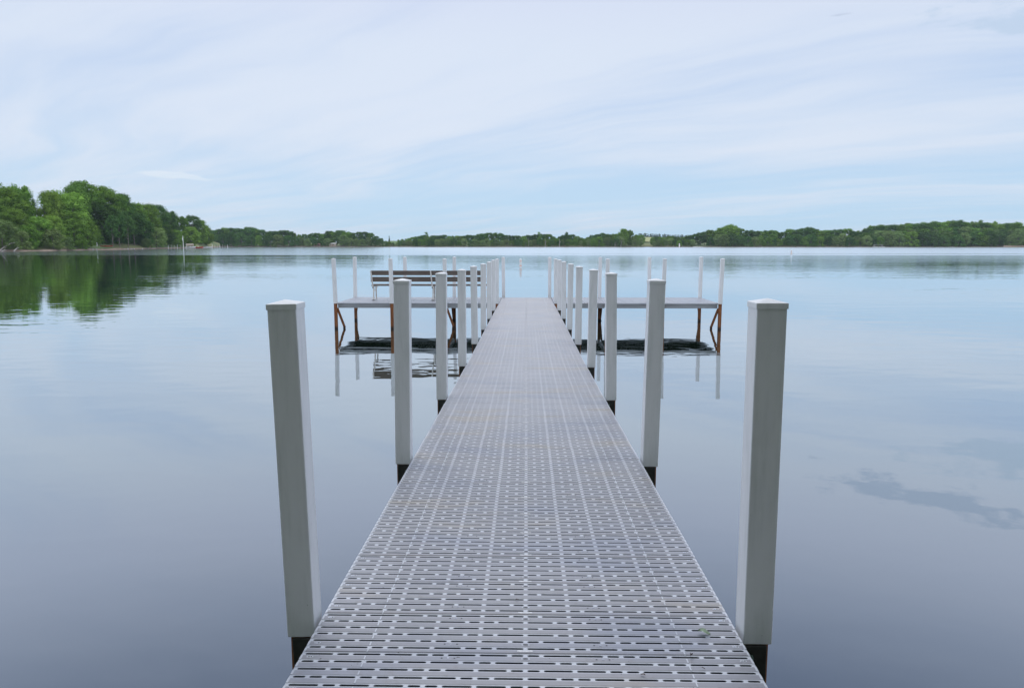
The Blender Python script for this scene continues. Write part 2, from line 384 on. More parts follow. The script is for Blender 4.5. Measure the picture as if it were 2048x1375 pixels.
ground_strip('green_field', 'bright green field behind far trees', [782 + 6 * i for i in range(6)], fshore, [70, 150, 300, 420],
             lambda x, o: hill(x, o) + 0.3 + (o - 70) * 0.004, MEADOW)
tag(mesh_obj('near_shore_ground', [(-90, -3.0, -1), (90, -3.0, -1), (90, -4.5, 1.1), (-90, -4.5, 1.1), (90, -70, 2.5), (-90, -70, 2.5)],
             [(1, 0, 3, 2), (2, 3, 5, 4)], GRASS), 'grassy bank behind the camera', kind='structure')

# ------------------------------------------------------------------ the dock
def deck_z(y):
    return interp([(-4, 1.28), (2.6, 1.213), (3.45, 1.20), (5.9, 1.15), (8.7, 1.09), (11.5, 1.035), (14.4, 1.008), (17.2, .992), (20, .965), (22.8, .935), (25.45, .89)], y)
dock = tag(empty('dock', (0, 0, 0)), 'long T-shaped lake dock of grey slotted decking with white capped posts', 'dock')

ROW_A = [2, 1, 2, 2, 1, 1, 2, 2, 1, 1, 2, 2, 1, 1, 2, 2, 1, 2]
ROW_B = [1, 1, 2, 1, 1, 2, 2, 1, 1, 2, 2, 1, 1, 2, 2, 1, 1, 2, 1, 1]
def panel_mesh(name, Wd, D, nrow=6, detail=True, units=28, across=None):
    mb = MB(); hw = Wd / 2; th = 0.032; u = (Wd - 0.012) / units
    bandh = 0.0225; sl = 0.0074
    rows = [D - 0.0185 - 0.0561 * i for i in range(nrow)]
    ys = []                                     # strips between bands
    prev = D - 0.0015
    def cell(x0, x1, yc):
        g = 0.0068; y0, y1 = yc - bandh / 2, yc + bandh / 2; a, b = x0 + g, x1 - g; r = sl
        up = [(a, yc), (a + r * .3, yc + r * .72), (a + r, yc + r), (b - r, yc + r), (b - r * .3, yc + r * .72), (b, yc)]
        lo = [(b, yc), (b - r * .3, yc - r * .72), (b - r, yc - r), (a + r, yc - r), (a + r * .3, yc - r * .72), (a, yc)]
        z = -0.0006
        mb.poly([(x0, yc, z), ] + [(p[0], p[1], z) for p in up] + [(x1, yc, z), (x1, y1, z), (x0, y1, z)][0:3], 1)
        mb.poly([(x1, yc, z), ] + [(p[0], p[1], z) for p in lo] + [(x0, yc, z), (x0, y0, z), (x1, y0, z)][0:3], 1)
        ring = up[:-1] + lo[:-1]
        for i in range(len(ring)):
            p, q = ring[i], ring[(i + 1) % len(ring)]
            cx, cy = (a + b) / 2, yc
            def ins(pt): return (pt[0] + (0.0012 if pt[0] < cx else -0.0012), pt[1] + (0.0012 if pt[1] < cy else (-0.0012 if pt[1] > cy else 0)))
            p2, q2 = ins(p), ins(q)
            mb.poly([(p[0], p[1], z), (p2[0], p2[1], z - .0022), (q2[0], q2[1], z - .0022), (q[0], q[1], z)], 1)
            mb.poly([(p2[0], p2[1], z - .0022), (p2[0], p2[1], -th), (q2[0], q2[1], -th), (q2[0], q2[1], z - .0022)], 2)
    for i, yc in enumerate(rows):
        y1 = prev; y0 = yc + bandh / 2
        if y1 > y0: ys.append((y0, y1))
        prev = yc - bandh / 2
        pat = (ROW_A if i % 2 == 0 else ROW_B)
        x = -hw + 0.006
        if detail:
            k = 0; total = 0
            while total < units:
                n = pat[k % len(pat)]; k += 1
                n = min(n, units - total); cell(x, x + n * u, yc); x += n * u; total += n
            mb.poly([(-hw, yc - bandh / 2, -.0006), (-hw + .006, yc - bandh / 2, -.0006), (-hw + .006, yc + bandh / 2, -.0006), (-hw, yc + bandh / 2, -.0006)], 1)
            mb.poly([(hw - .006, yc - bandh / 2, -.0006), (hw, yc - bandh / 2, -.0006), (hw, yc + bandh / 2, -.0006), (hw - .006, yc + bandh / 2, -.0006)], 1)
    ys.append((0.0015, prev))
    for (y0, y1) in ys:                         # slightly crowned tread strips with pale moulded edge rails
        mb.poly([(-hw + .009, y0, -.0006), (hw - .009, y0, -.0006), (hw - .009, y0 + .003, .0012), (-hw + .009, y0 + .003, .0012)], 0)
        mb.poly([(-hw + .009, y0 + .003, .0012), (hw - .009, y0 + .003, .0012), (hw - .009, y1 - .003, .0012), (-hw + .009, y1 - .003, .0012)], 0)
        mb.poly([(-hw + .009, y1 - .003, .0012), (hw - .009, y1 - .003, .0012), (hw - .009, y1, -.0006), (-hw + .009, y1, -.0006)], 0)
        if detail:
            mb.box(-hw, -hw + .009, y0, y1, -.004, .0016, 1); mb.box(hw - .009, hw, y0, y1, -.004, .0016, 1)
            for sx in (-.651, .651): mb.box(sx - .0028, sx + .0028, y0 + .001, y1 - .001, 0, .0022, 1)
    for q in ([(-hw, 0.0015), (hw, 0.0015)], [(hw, 0.0015), (hw, D - .0015)], [(hw, D - .0015), (-hw, D - .0015)], [(-hw, D - .0015), (-hw, 0.0015)]):
        (ax, ay), (bx, by) = q
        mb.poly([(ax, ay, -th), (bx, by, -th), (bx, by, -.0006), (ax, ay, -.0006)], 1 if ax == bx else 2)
    # moulded ribs below
    for k in range(9):
        xx = -hw + .02 + (Wd - .04) * k / 8
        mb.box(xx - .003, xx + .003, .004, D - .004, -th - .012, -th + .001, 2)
    if detail:
        def disc(x, y, rx, ry, z, mi, n=10): mb.poly([(x + rx * math.cos(2 * math.pi * k / n), y + ry * math.sin(2 * math.pi * k / n), z) for k in range(n)], mi)
        for i in (0, 4):
            yc = (rows[i] + rows[i + 1]) / 2
            for sx in (-hw + .04, hw - .04):
                disc(sx, yc, .015, .0085, .0019, 1); disc(sx - .004, yc, .0055, .005, .0026, 3, 8); disc(sx + .006, yc, .0035, .0035, .0026, 4, 8)
            disc(0, yc, .019, .0085, .0019, 1); disc(0, yc, .012, .0048, .0026, 4)
            for sx in (-.313, .313):
                disc(sx - .026, yc, .0042, .0035, .0019, 4, 8); disc(sx, yc, .0055, .0042, .0026, 3, 8); disc(sx + .026, yc, .0042, .0035, .0019, 4, 8)
        yl = (0.0015 + prev) / 2
        mb.box(-.034, .030, yl - .0065, yl + .0065, .0005, .0021, 5)
    me = bpy.data.meshes.new(name); me.from_pydata(mb.v, [], mb.f)
    for mm in (TREAD, RIM, UNDER, SCREW, DARK, LABEL): me.materials.append(mm)
    me.polygons.foreach_set('material_index', mb.m); me.update(); return me
PD = 0.3353
pm = panel_mesh('deck_panel', 1.83, PD)
Y0 = 2.882 - PD * 15
npan = int((25.47 - Y0) / PD)
for i in range(npan):
    o = bpy.data.objects.new('deck_panel', pm); y = Y0 + i * PD
    o.location = (rnd.uniform(-.0015, .0015), y, deck_z(y) + rnd.uniform(-.0006, .0006))
    o.rotation_euler = (math.atan((deck_z(y + PD) - deck_z(y)) / PD), 0, 0); link(o, dock)
YE = Y0 + npan * PD

# stringers under the walkway, one pair per section, with cross members
PYS = [3.08, 5.865, 8.65, 11.43, 14.31, 17.17, 19.95, 22.7, 25.40]
bays = [Y0, 0.28] + PYS
for a, b in zip(bays, bays[1:]):
    for sx in (-1, 1):
        mb = MB(); x0, x1 = (0.855 * sx, 0.905 * sx) if sx > 0 else (-0.905, -0.855)
        za, zb = deck_z(a) - .046, deck_z(b) - .046
        for (ya, yb) in ((a + .01, b - .01),):
            v = [(x0, ya, za - .13), (x1, ya, za - .13), (x1, yb, zb - .13), (x0, yb, zb - .13), (x0, ya, za), (x1, ya, za), (x1, yb, zb), (x0, yb, zb)]
            bb = len(mb.v); mb.v += v
            for q in ((3, 2, 1, 0), (4, 5, 6, 7), (0, 1, 5, 4), (1, 2, 6, 5), (2, 3, 7, 6), (3, 0, 4, 7)): mb.f.append(tuple(bb + i for i in q)); mb.m.append(0)
        mb.build('stringer', ALU, dock)
    mb = MB(); mb.box(-.85, .85, b - .11, b - .04, deck_z(b) - .175, deck_z(b) - .05); mb.build('cross_member', ALU, dock)

SW, CW = 0.123, 0.130
# sleeve with softened edges; taper-free shaft made for a given height, origin at its foot
def sleeve_mesh(h):
    mb = MB(); mb.box(-SW / 2, SW / 2, -SW / 2, SW / 2, 0, h)
    o = mb.build('post', VINYL, None, bevel=0.005); me = o.data; bpy.data.objects.remove(o); return me
def cap_mesh():
    c = CW / 2; mb = MB(); mb.box(-c, c, -c, c, -.024, 0)
    mb.f.pop(1); mb.m.pop(1)
    mb.v.append((0, 0, .016)); a = len(mb.v) - 1
    for q in ((4, 5), (5, 6), (6, 7), (7, 4)): mb.f.append((q[0], q[1], a)); mb.m.append(0)
    o = mb.build('post_cap', VINYL, None, bevel=0.0022); me = o.data; bpy.data.objects.remove(o); return me
CAPM = cap_mesh()
def leg_mesh():
    mb = MB(); mb.box(-.0505, .0505, -.0505, .0505, -3.6, .05); o = mb.build('timber_leg', TIMBER, None, bevel=.004); me = o.data; bpy.data.objects.remove(o); return me
LEGM = leg_mesh()
mbp = MB().box(-.075, .075, -.006, .006, -.30, 0.0); _o = mbp.build('bracket', STEEL, None, bevel=.003); PLATEM = _o.data; bpy.data.objects.remove(_o)
mbn = MB().tube([(0, 0, 0), (0, -.014, 0)], [.014, .013], 6); _o = mbn.build('bolt', NUT); BOLTM = _o.data; bpy.data.objects.remove(_o)
def post(x, yf, zb, zt, xtop=None, bracket=0, label=None):
    """x = centre at the foot, yf = front face, zb/zt = foot and top of the white sleeve"""
    h = zt - zb; lean = math.atan(((xtop if xtop is not None else x) - x) / h)
    o = bpy.data.objects.new('post', sleeve_mesh(h - .004)); o.location = (x, yf + SW / 2, zb)
    o.rotation_euler = (rnd.uniform(-.003, .003), lean, rnd.uniform(-.012, .012)); link(o, dock)
    if label: o['label'] = label
    c = bpy.data.objects.new('post_cap', CAPM); c.location = (0, 0, h); link(c, o)
    l = bpy.data.objects.new('timber_leg', LEGM); l.location = (0, 0, 0); l.rotation_euler = (0, -lean, 0); link(l, o)
    if bracket:
        b = bpy.data.objects.new('bracket', PLATEM); b.location = (-.035 * bracket * -1 * -1 if False else -.036 * bracket, -.060, -.004); link(b, o)
        n = bpy.data.objects.new('bolt', BOLTM); n.location = (-.030 * bracket, -.066, -.055); link(n, o)
        n = bpy.data.objects.new('bolt', BOLTM); n.location = (-.030 * bracket, -.066, -.175); link(n, o)
    return o
LZ = [(1.139, 2.621), (1.103, 2.586), (1.052, 2.533), (.985, 2.476), (.955, 2.445), (.905, 2.414), (.882, 2.396), (.872, 2.388), (.862, 2.365)]
RZ = [(1.165, 2.634), (1.100, 2.589), (1.058, 2.535), (1.003, 2.484), (.959, 2.442), (.921, 2.418), (.905, 2.408), (.885, 2.396), (.866, 2.371)]
LT = [-.966, -.921, -.927, -.934, -.950, -.930, -.930, -.931, -.932]
RT = [.932, .957, .913, .952, .943, .950, .925, .925, .924]
LY = [3.114, 5.877, 8.664, 11.50, 14.35, 17.25, 20.0, 22.6, 25.42]
RY = [3.045, 5.854, 8.635, 11.33, 14.28, 17.14, 19.85, 22.6, 25.42]
for i in range(9):
    k = SW / 2
    post(-.935 - k, LY[i], LZ[i][0], LZ[i][1], LT[i] - k, bracket=-1 if i < 8 else 0)
    post(.935 + k, RY[i], RZ[i][0], RZ[i][1], RT[i] + k, bracket=1 if i < 8 else 0)

# the cross platform
PZ, PY0, PY1 = .880, 25.56, 28.30
PXF = [-6.52, -4.59, -2.76, 2.73, 4.63, 6.56]
PXB = [-6.50, -4.58, -2.73, -.86, .88, 2.76, 4.63, 6.54]
for i, x in enumerate(PXF): post(x, 25.42, .862, 2.375 + rnd.uniform(-.008, .008), x + [.045, .03, .02, -.02, -.04, -.05][i] * -.6)
for i, x in enumerate(PXB): post(x, 28.32, .84, 2.378 + rnd.uniform(-.008, .008), x + rnd.uniform(-.02, .02))
wm = panel_mesh('platform_panel', PY1 - PY0, .3353, detail=True, units=42)
k = 0
for (xa, xb) in ((-6.50, -.93), (.93, 6.54)):
    n = int((xb - xa) / PD); st = (xb - xa) / n
    for i in range(n):
        o = bpy.data.objects.new('deck_panel', wm); o.location = (xa + (i + 1) * st, (PY0 + PY1) / 2, PZ)
        o.rotation_euler = (0, 0, math.pi / 2); o.scale = (1, st / PD, 1); link(o, dock)
i = 0; y = YE + .004
while y + PD < PY1 + .02:
    o = bpy.data.objects.new('deck_panel', pm); o.location = (0, y, min(deck_z(y), PZ + .006)); link(o, dock); y += PD
def fascia(x0, x1, y0, y1, name='fascia'):
    mb = MB()
    mb.box(x0, x1, y0, y1, PZ - .165, PZ - .052)
    mb.box(x0, x1, y0 - .010 if y1 - y0 < .2 else y0, y1, PZ - .175, PZ - .1652)
    mb.box(x0, x1, y0 - .008 if y1 - y0 < .2 else y0, y1, PZ - .0518, PZ - .042)
    return mb.build(name, ALU, dock)
edges = [-6.45, -4.66, -2.83, -1.0]; 
for (a, b) in ((-6.455, -4.665), (-4.52, -2.83), (-2.69, -1.07), (1.07, 2.66), (2.80, 4.56), (4.70, 6.49)): fascia(a, b, PY0 - .01, PY0 + .04)
for (a, b) in ((-6.43, -4.65), (-4.51, -2.80), (-2.66, -.93), (-.79, .81), (.95, 2.69), (2.83, 4.56), (4.70, 6.47)): fascia(a, b, PY1 - .04, PY1 + .01)
for x in (-6.44, -4.59, -2.75, -1.0, 1.0, 2.73, 4.62, 6.46):
    MB().box(x - .03, x + .03, PY0 + .05, PY1 - .05, PZ - .17, PZ - .048).build('cross_member', ALU, dock)
def brace(p, q): MB().bar(p, q, .075, .04).build('brace', TIMBER, dock)
for x, s, e in ((-6.52, 1, .20), (-2.76, 1, .22), (2.73, 1, .20), (6.56, -1, .20)):
    brace((x + s * .05, 25.50, .70), (x + s * (.05 + e), 25.62, .04)); brace((x + s * (.05 + e), 25.62, .06), (x + s * .02, 25.72, -1.2))
for x, s in ((-6.50, 1), (6.54, -1), (-2.73, -1), (2.76, 1)):
    brace((x + s * .09, 28.30, .70), (x + s * .02, 28.2, .04)); brace((x + s * .02, 28.2, .06), (x + s * .3, 28.1, -.9))

# ------------------------------------------------------------------ bench on the left wing
bx0, bx1, by = -5.53, -1.42, 26.62
bench = tag(empty('bench', ((bx0 + bx1) / 2, by, PZ + .001)), 'long dark brown board bench with pale metal frames on the left dock wing', 'bench')
cx = (bx1 - bx0) / 2
def board(y0, y1, z0, z1, name, tilt=0.0):
    o = MB().box(-cx, cx, -.02, .02, -(z1 - z0) / 2, (z1 - z0) / 2).build(name, BOARD, bench, (0, (y0 + y1) / 2, (z0 + z1) / 2), bevel=.006)
    o.rotation_euler = (tilt, 0, 0)
board(-.045, -.005, .895, 1.06, 'back_board', .10); board(-.015, .025, .665, .838, 'back_board', .10)
for k in range(3):
    MB().box(-cx, cx, -.062, .062, -.019, .019).build('seat_board', BOARD, bench, (0, .12 + k * .14, .53 + k * .008), bevel=.006)
for fx in (-5.46, -3.34, -1.50):
    f_ = fx - (bx0 + bx1) / 2
    mb = MB()
    mb.bar((f_ - .05, -.068, 1.05), (f_, .002, .48), .045, .03)      # back upright, behind the boards as seen from the lake
    mb.bar((f_ + .03, .01, .50), (f_ + .02, -.02, .02), .045, .035)
    mb.bar((f_, -.02, .49), (f_, .50, .51), .04, .035)
    mb.bar((f_ + .02, .46, .49), (f_ + .02, .49, .01), .045, .035)
    mb.bar((f_ + .17, .06, .50), (f_ + .03, .02, .33), .022)
    fr_ = mb.build('frame', BENCHMETAL, bench)
    MB().box(f_ - .03, f_ + .07, -.06, .03, 0, .02).build('foot', STEEL, fr_)
    MB().tube([(f_, -.025, .46), (f_, -.045, .46)], [.022, .02], 8).build('bolt', STEEL, fr_)

# ------------------------------------------------------------------ buoys
def buoy(x, D, label, h, r):
    p = at(x, D); b = tag(empty('buoy', (p.x, p.y, 0)), label, 'buoy', 'white marker buoys')
    MB().tube([(0, 0, -.3), (0, 0, .02), (0, 0, h * .93), (0, 0, h * .98), (0, 0, h)], [r * 1.0, r, r, r * .8, r * .3], 16).build('body', PAINT_W, b, smooth=False)
    MB().tube([(0, 0, h * .16), (0, 0, h * .24)], [r * 1.2, r * 1.2], 16).build('band', PAINT_O, b)
    MB().tube([(0, 0, h * .70), (0, 0, h * .76)], [r * 1.03, r * 1.03], 16).build('band', PAINT_O, b)
buoy(1041, 93.6, 'white buoy with orange bands floating straight beyond the dock end', 1.08, .14)
buoy(1574, 215, 'small white buoy far out on the right side of the lake', 1.15, .22)
buoy(1353, 640, 'tiny white buoy close to the far bank', 3.4, .5)

# ------------------------------------------------------------------ trees
import array
def crown_mesh(name, seed, shape, ncl, nleaf, lsz, zb=.16):
    r = random.Random(seed); vs = []; fs = []
    def rad(z):     # crown radius at relative height t in 0..1
        tt = (z - zb) / (1 - zb)
        if shape == 'round': return .40 * math.sqrt(max(0, 1 - (2 * tt - 0.95) ** 2 * .9))
        if shape == 'tall': return .27 * (max(0, math.sin(math.pi * min(1, .12 + tt * .86)))) ** .6
        if shape == 'canopy': return .38 * math.sqrt(max(0, 1 - (2 * tt - 0.95) ** 2 * .8))
        if shape == 'willow': return .52 * math.sqrt(max(0, 1 - (tt * 1.02) ** 2.4))
        if shape == 'plume': return .20 * (max(0, math.sin(math.pi * min(1, .10 + tt * .80)))) ** .5
        if shape == 'spire': return .24 * (1 - tt) ** .8 + .01
        return .4
    clumps = []
    for i in range(ncl):
        z = zb + (1 - zb) * (r.random() ** .85) * .95; a = r.uniform(0, 2 * math.pi)
        q = math.sqrt(r.uniform(.25, 1.0)); rr = rad(z) * q * r.uniform(.75, 1.08)
        cr = r.uniform(.070, .135) * (1.0 if shape in ('round', 'willow') else .72)
        clumps.append((rr * math.cos(a), rr * math.sin(a), min(z, 1 - cr * .6), cr))
    for (x, y, z, cr) in clumps:
        for j in range(nleaf):
            th = r.uniform(0, 2 * math.pi); u = r.uniform(-.75, 1); s_ = math.sqrt(1 - u * u)
            n = Vector((s_ * math.cos(th), s_ * math.sin(th), u)); k = cr * r.uniform(.62, 1.08) * (1 if r.random() > .08 else 1.35)
            p = Vector((x, y, z)) + Vector((n.x * k * 1.15, n.y * k * 1.15, n.z * k * .8))
            if shape == 'willow' and n.z < 0.2: p.z -= r.random() * .05
            n = (n + Vector((r.uniform(-.5, .5), r.uniform(-.5, .5), r.uniform(-.35, .6)))).normalized()
            uu = n.orthogonal().normalized(); uu = (Matrix.Rotation(r.uniform(0, 6.28), 3, n) @ uu); vv = n.cross(uu)
            l = lsz * r.uniform(.6, 1.35); b = len(vs)
            vs += [tuple(p - uu * l), tuple(p + vv * l * .5), tuple(p + uu * l), tuple(p - vv * l * .55)]
            fs.append((b, b + 1, b + 2, b + 3))
        # dark inner mass of the clump
        b = len(vs); kk = cr * .60
        for d in ((1, 0, 0), (-1, 0, 0), (0, 1, 0), (0, -1, 0), (0, 0, 1), (0, 0, -1)): vs.append((x + d[0] * kk, y + d[1] * kk, z + d[2] * kk * .75))
        for q in ((0, 2, 4), (2, 1, 4), (1, 3, 4), (3, 0, 4), (2, 0, 5), (1, 2, 5), (3, 1, 5), (0, 3, 5)): fs.append(tuple(b + i for i in q))
    me = bpy.data.meshes.new(name); me.from_pydata(vs, [], fs); me.materials.append(LEAF['green']); me.update(); return me
def trunk_mesh(seed, shape):
    r = random.Random(seed); mb = MB(); lean = r.uniform(-.04, .04)
    top = .86 if shape != 'round' else .7
    mb.tube([(0, 0, -.12), (lean * .3, 0, .18), (lean, .01, .45), (lean * 1.5, 0, top)], [.026, .019, .013, .003], 6)
    for i in range(6 if shape != 'spire' else 2):
        z = r.uniform(.22, .55); a = r.uniform(0, 6.28); l = r.uniform(.12, .30) * (1 if shape in ('round', 'willow') else .6)
        p = Vector((lean * z * 2, 0, z)); q = p + Vector((math.cos(a) * l * .5, math.sin(a) * l * .5, l * .45)); e = q + Vector((math.cos(a) * l * .5, math.sin(a) * l * .5, l * .7))
        mb.tube([p, q, e], [.010, .007, .002], 5)
    o = mb.build('trunk', BARK); me = o.data; bpy.data.objects.remove(o); return me
SHAPES = {}
for shp, nv, ncl, nl, ls, zb in (('round', 5, 110, 120, .0150, .07), ('canopy', 2, 90, 110, .0155, .34), ('tall', 3, 90, 110, .0140, .05), ('willow', 3, 90, 110, .0150, .03), ('plume', 2, 60, 60, .014, .06), ('spire', 2, 44, 40, .018, .06)):
    SHAPES[shp] = [(crown_mesh('crown', 100 * hash(shp + 'x') % 97 + i * 7 if False else 13 * i + len(shp) * 5, shp, ncl, nl, ls, zb), trunk_mesh(31 * i + len(shp), shp)) for i in range(nv)]
tree_count = 0
def tree(name, loc, h, shape, leaf, label, group=None, wide=1.0, trunkmat=None, cat='tree'):
    global tree_count; tree_count += 1
    r = empty(name, loc); cm, tm = rnd.choice(SHAPES[shape])
    r.rotation_euler = (0, 0, rnd.uniform(0, 6.28)); r.scale = (h * wide, h * wide, h)
    tag(r, label, cat, group)
    t_ = bpy.data.objects.new('trunk', tm); link(t_, r)
    c_ = bpy.data.objects.new('crown', cm); link(c_, r); c_.material_slots[0].link = 'OBJECT'; c_.material_slots[0].material = LEAF[leaf]
    if trunkmat: t_.material_slots[0].link = 'OBJECT'; t_.material_slots[0].material = trunkmat
    return r
def tree_at(x, D, ytop, shape, leaf, label, group=None, wide=1.0, gz=None, name='broadleaf_tree', **k):
    p = at(x, D); sh = lshore(x) if D < 700 and x < 455 else fshore(x)
    if gz is None: gz = (lrise(D - sh) if D < 700 and x < 455 else hill(x, D - sh))
    h = ztop(ytop, D) - gz + .3
    return tree(name, (p.x, p.y, gz - .3), h, shape, leaf, label, group, wide, **k)

# --- left bank, tree by tree: x, depth behind the waterline, top row, shape, leaf, width, label
LT_ = [
 (-70, 45, 372, 'round', 'green', 1.0, None), (-130, 30, 380, 'round', 'dark', 1.0, None), (-60, 8, 430, 'willow', 'willow', 1.0, None), (-190, 20, 395, 'round', 'green', 1.1, None),
 (0, 50, 366, 'round', 'dark', 1.0, 'dark green tree at the left edge of the photo, behind the bare-limbed one'),
 (28, 34, 377, 'round', 'green', 1.05, 'large round green tree left of the notch in the left treeline'),
 (62, 38, 372, 'round', 'green', .62, 'tall green tree right beside the notch in the left treeline'),
 (80, 46, 392, 'plume', 'dark', .8, 'thin dark tree leaning into the notch of left treeline'),
 (18, 16, 412, 'tall', 'green', 1.1, 'pale-trunked tree in front of the leftmost round trees'),
 (50, 18, 420, 'round', 'green', .9, 'middle-height green tree above the leftmost willow'),
 (122, 30, 385, 'round', 'bright', .62, 'bright green tree just right of the treeline notch'),
 (150, 26, 384, 'round', 'bright', 1.05, 'broad bright green tree left of the highest crown'),
 (190, 48, 364, 'tall', 'green', 1.25, 'highest tree of left treeline with a feathery top'),
 (172, 44, 370, 'tall', 'green', 1.0, 'feathery tree leaning against the left side of highest tree'),
 (220, 44, 374, 'round', 'green', .9, 'tall green tree on the right shoulder of highest tree'),
 (238, 40, 388, 'canopy', 'green', .9, 'green tree stepping down from the highest tree'),
 (263, 46, 390, 'round', 'dark', .62, 'narrow dark-topped tree standing up above its neighbours'),
 (285, 42, 408, 'round', 'green', .8, 'green tree just right of the dark-topped one'),
 (308, 36, 410, 'round', 'green', .9, 'wide green tree over the round shore willow'),
 (332, 50, 412, 'round', 'dark', .8, 'dark tree on the descending ridge'),
 (352, 50, 422, 'round', 'dark', .75, 'small-headed dark tree on the descending ridge'),
 (372, 40, 432, 'round', 'green', .9, 'green tree behind the white pole'),
 (398, 60, 432, 'round', 'dark', .9, 'last dark high tree above the point'),
 (412, 30, 441, 'round', 'green', .9, 'rounded green tree near the point'),
 (424, 16, 456, 'round', 'green', 1.0, 'low round tree at the tip of the point'),
 (394, 8, 455, 'round', 'bright', 1.1, 'bright round tree at the water beside the moored boats'),
 (95, 14, 434, 'round', 'bright', .9, 'light green tree under the treeline notch'),
 (125, 10, 432, 'round', 'yellow', .75, 'yellowish young tree above the small shore willow'),
 (165, 12, 425, 'round', 'green', 1.0, 'dark green tree hanging over the bank left of the clearing'),
 (190, 9, 440, 'round', 'green', .85, 'bushy tree at the left edge of the clearing'),
 (75, 9, 448, 'willow', 'green', .9, 'low tree between the two willows'),
 (304, 10, 440, 'round', 'dark', .8, 'shadowy tree behind the round shore willow'),
 (348, 14, 450, 'round', 'dark', .9, 'dark tree between the round willow and white pole'),
 (282, 22, 425, 'canopy', 'dark', 1.0, 'dark tree whose branches roof the clearing on the right'),
 (225, 30, 410, 'canopy', 'dark', 1.0, 'dark tree roofing the middle of the clearing'),
 (250, 24, 418, 'canopy', 'dark', .9, 'deep green tree above the two pale trunks'),
 (368, 10, 462, 'round', 'green', .9, 'low green tree just left of the white pole'),
]
for (x, o, yt, sh, lf, wd, lb) in LT_:
    tree_at(x, lshore(x) + o, yt, sh, lf, lb or 'green tree past the left edge of photo on the left bank', None if lb else 'trees beyond the left edge', wd)
for (x, o, yt, lb, wd) in ((22, 5, 440, 'large grey-green willow leaning over the fallen logs', 1.15), (-12, 5, 446, 'grey-green willow cut by the left edge of photo', .9), (62, 5, 462, 'low grey-green willow right of the fallen logs', .9),
                           (122, 5, 457, 'small rounded willow on the left beach', 1.1), (325, 4, 455, 'round pale willow right of the clearing', 1.15), (305, 4, 476, 'low pale bush on the left side of the round willow', 1.1), (180, 4, 480, 'dark low bush by the water left of clearing', 1.2), (150, 4, 474, 'green low bush right of the small willow', 1.2)):
    tree_at(x, lshore(x) + o, yt, 'willow', 'willow' if 'willow' in lb or 'pale' in lb else 'green', lb, None, wd, name='willow_tree' if 'willow' in lb.split(' ')[-3:] or 'illow' in lb else 'shoreline_bush', cat='tree' if 'illow' in lb else 'bush')
# slim pale trunks standing in the clearing
for (x, o, lb) in ((240, 12, 'thin trunk at the back of the clearing'), (253, 10, 'pale straight trunk in the clearing, nearer the highest tree'), (270, 10, 'pale straight trunk in the clearing, nearer the round willow')):
    tree_at(x, lshore(x) + o, 432, 'canopy', 'dark', lb, None, .6, trunkmat=PALEBARK)
# undergrowth that closes the wood behind
for x in range(-110, 436, 13):
    if 205 < x < 285: continue
    tree_at(x + rnd.uniform(-4, 4), lshore(x) + 22 + rnd.uniform(-3, 6), interp([(-110, 452), (120, 450), (300, 455), (430, 474)], x) + rnd.uniform(-8, 8), 'willow', rnd.choice(['dark', 'green']), 'bushy undergrowth ' + ('past the left edge' if x < 0 else 'behind the fallen logs' if x < 60 else 'under the treeline notch' if x < 110 else 'behind the small rounded willow' if x < 150 else 'left of the clearing' if x < 206 else 'behind the round pale willow' if x < 330 else 'behind the white pole' if x < 385 else 'behind the moored boats'), 'undergrowth of the left bank', 1.0, name='undergrowth_bush', cat='bush')
for x in range(200, 300, 9):
    tree_at(x + 3, lshore(x) + 32, 462 + rnd.uniform(-4, 4), 'willow', 'dark', 'dark bush at the back of the clearing', 'bushes behind the clearing', 1.0, name='undergrowth_bush', cat='bush')
    tree_at(x, lshore(x) + 52, 458 + rnd.uniform(-4, 4), 'willow', 'dark', 'dark bush at the back of the clearing', 'bushes behind the clearing', 1.1, name='undergrowth_bush', cat='bush')

# --- far bank
SKY = [(430, 462), (450, 458), (475, 453), (510, 454), (540, 462), (560, 460), (585, 458), (600, 466), (620, 470), (640, 463), (652, 466), (670, 460), (690, 457), (705, 466), (725, 461), (745, 463),
 (765, 474), (780, 480), (800, 479), (820, 476), (850, 468), (860, 473), (880, 470), (920, 471), (960, 468), (1000, 464), (1008, 469), (1045, 471), (1078, 467), (1100, 469), (1114, 475), (1133, 467), (1148, 470), (1165, 476),
 (1189, 466), (1206, 466), (1228, 468), (1243, 460), (1258, 461), (1263, 468), (1277, 469), (1283, 476), (1300, 474), (1335, 472), (1354, 475), (1378, 468), (1397, 463), (1427, 458), (1454, 450), (1474, 457), (1504, 460), (1540, 460),
 (1552, 465), (1571, 458), (1609, 454), (1625, 459), (1653, 458), (1678, 454), (1691, 459), (1697, 466), (1710, 460), (1729, 452), (1754, 448), (1780, 449), (1827, 445), (1894, 441), (1919, 441), (1970, 444), (2001, 447), (2020, 444), (2028, 452), (2035, 460), (2048, 457), (2200, 455), (2500, 460)]
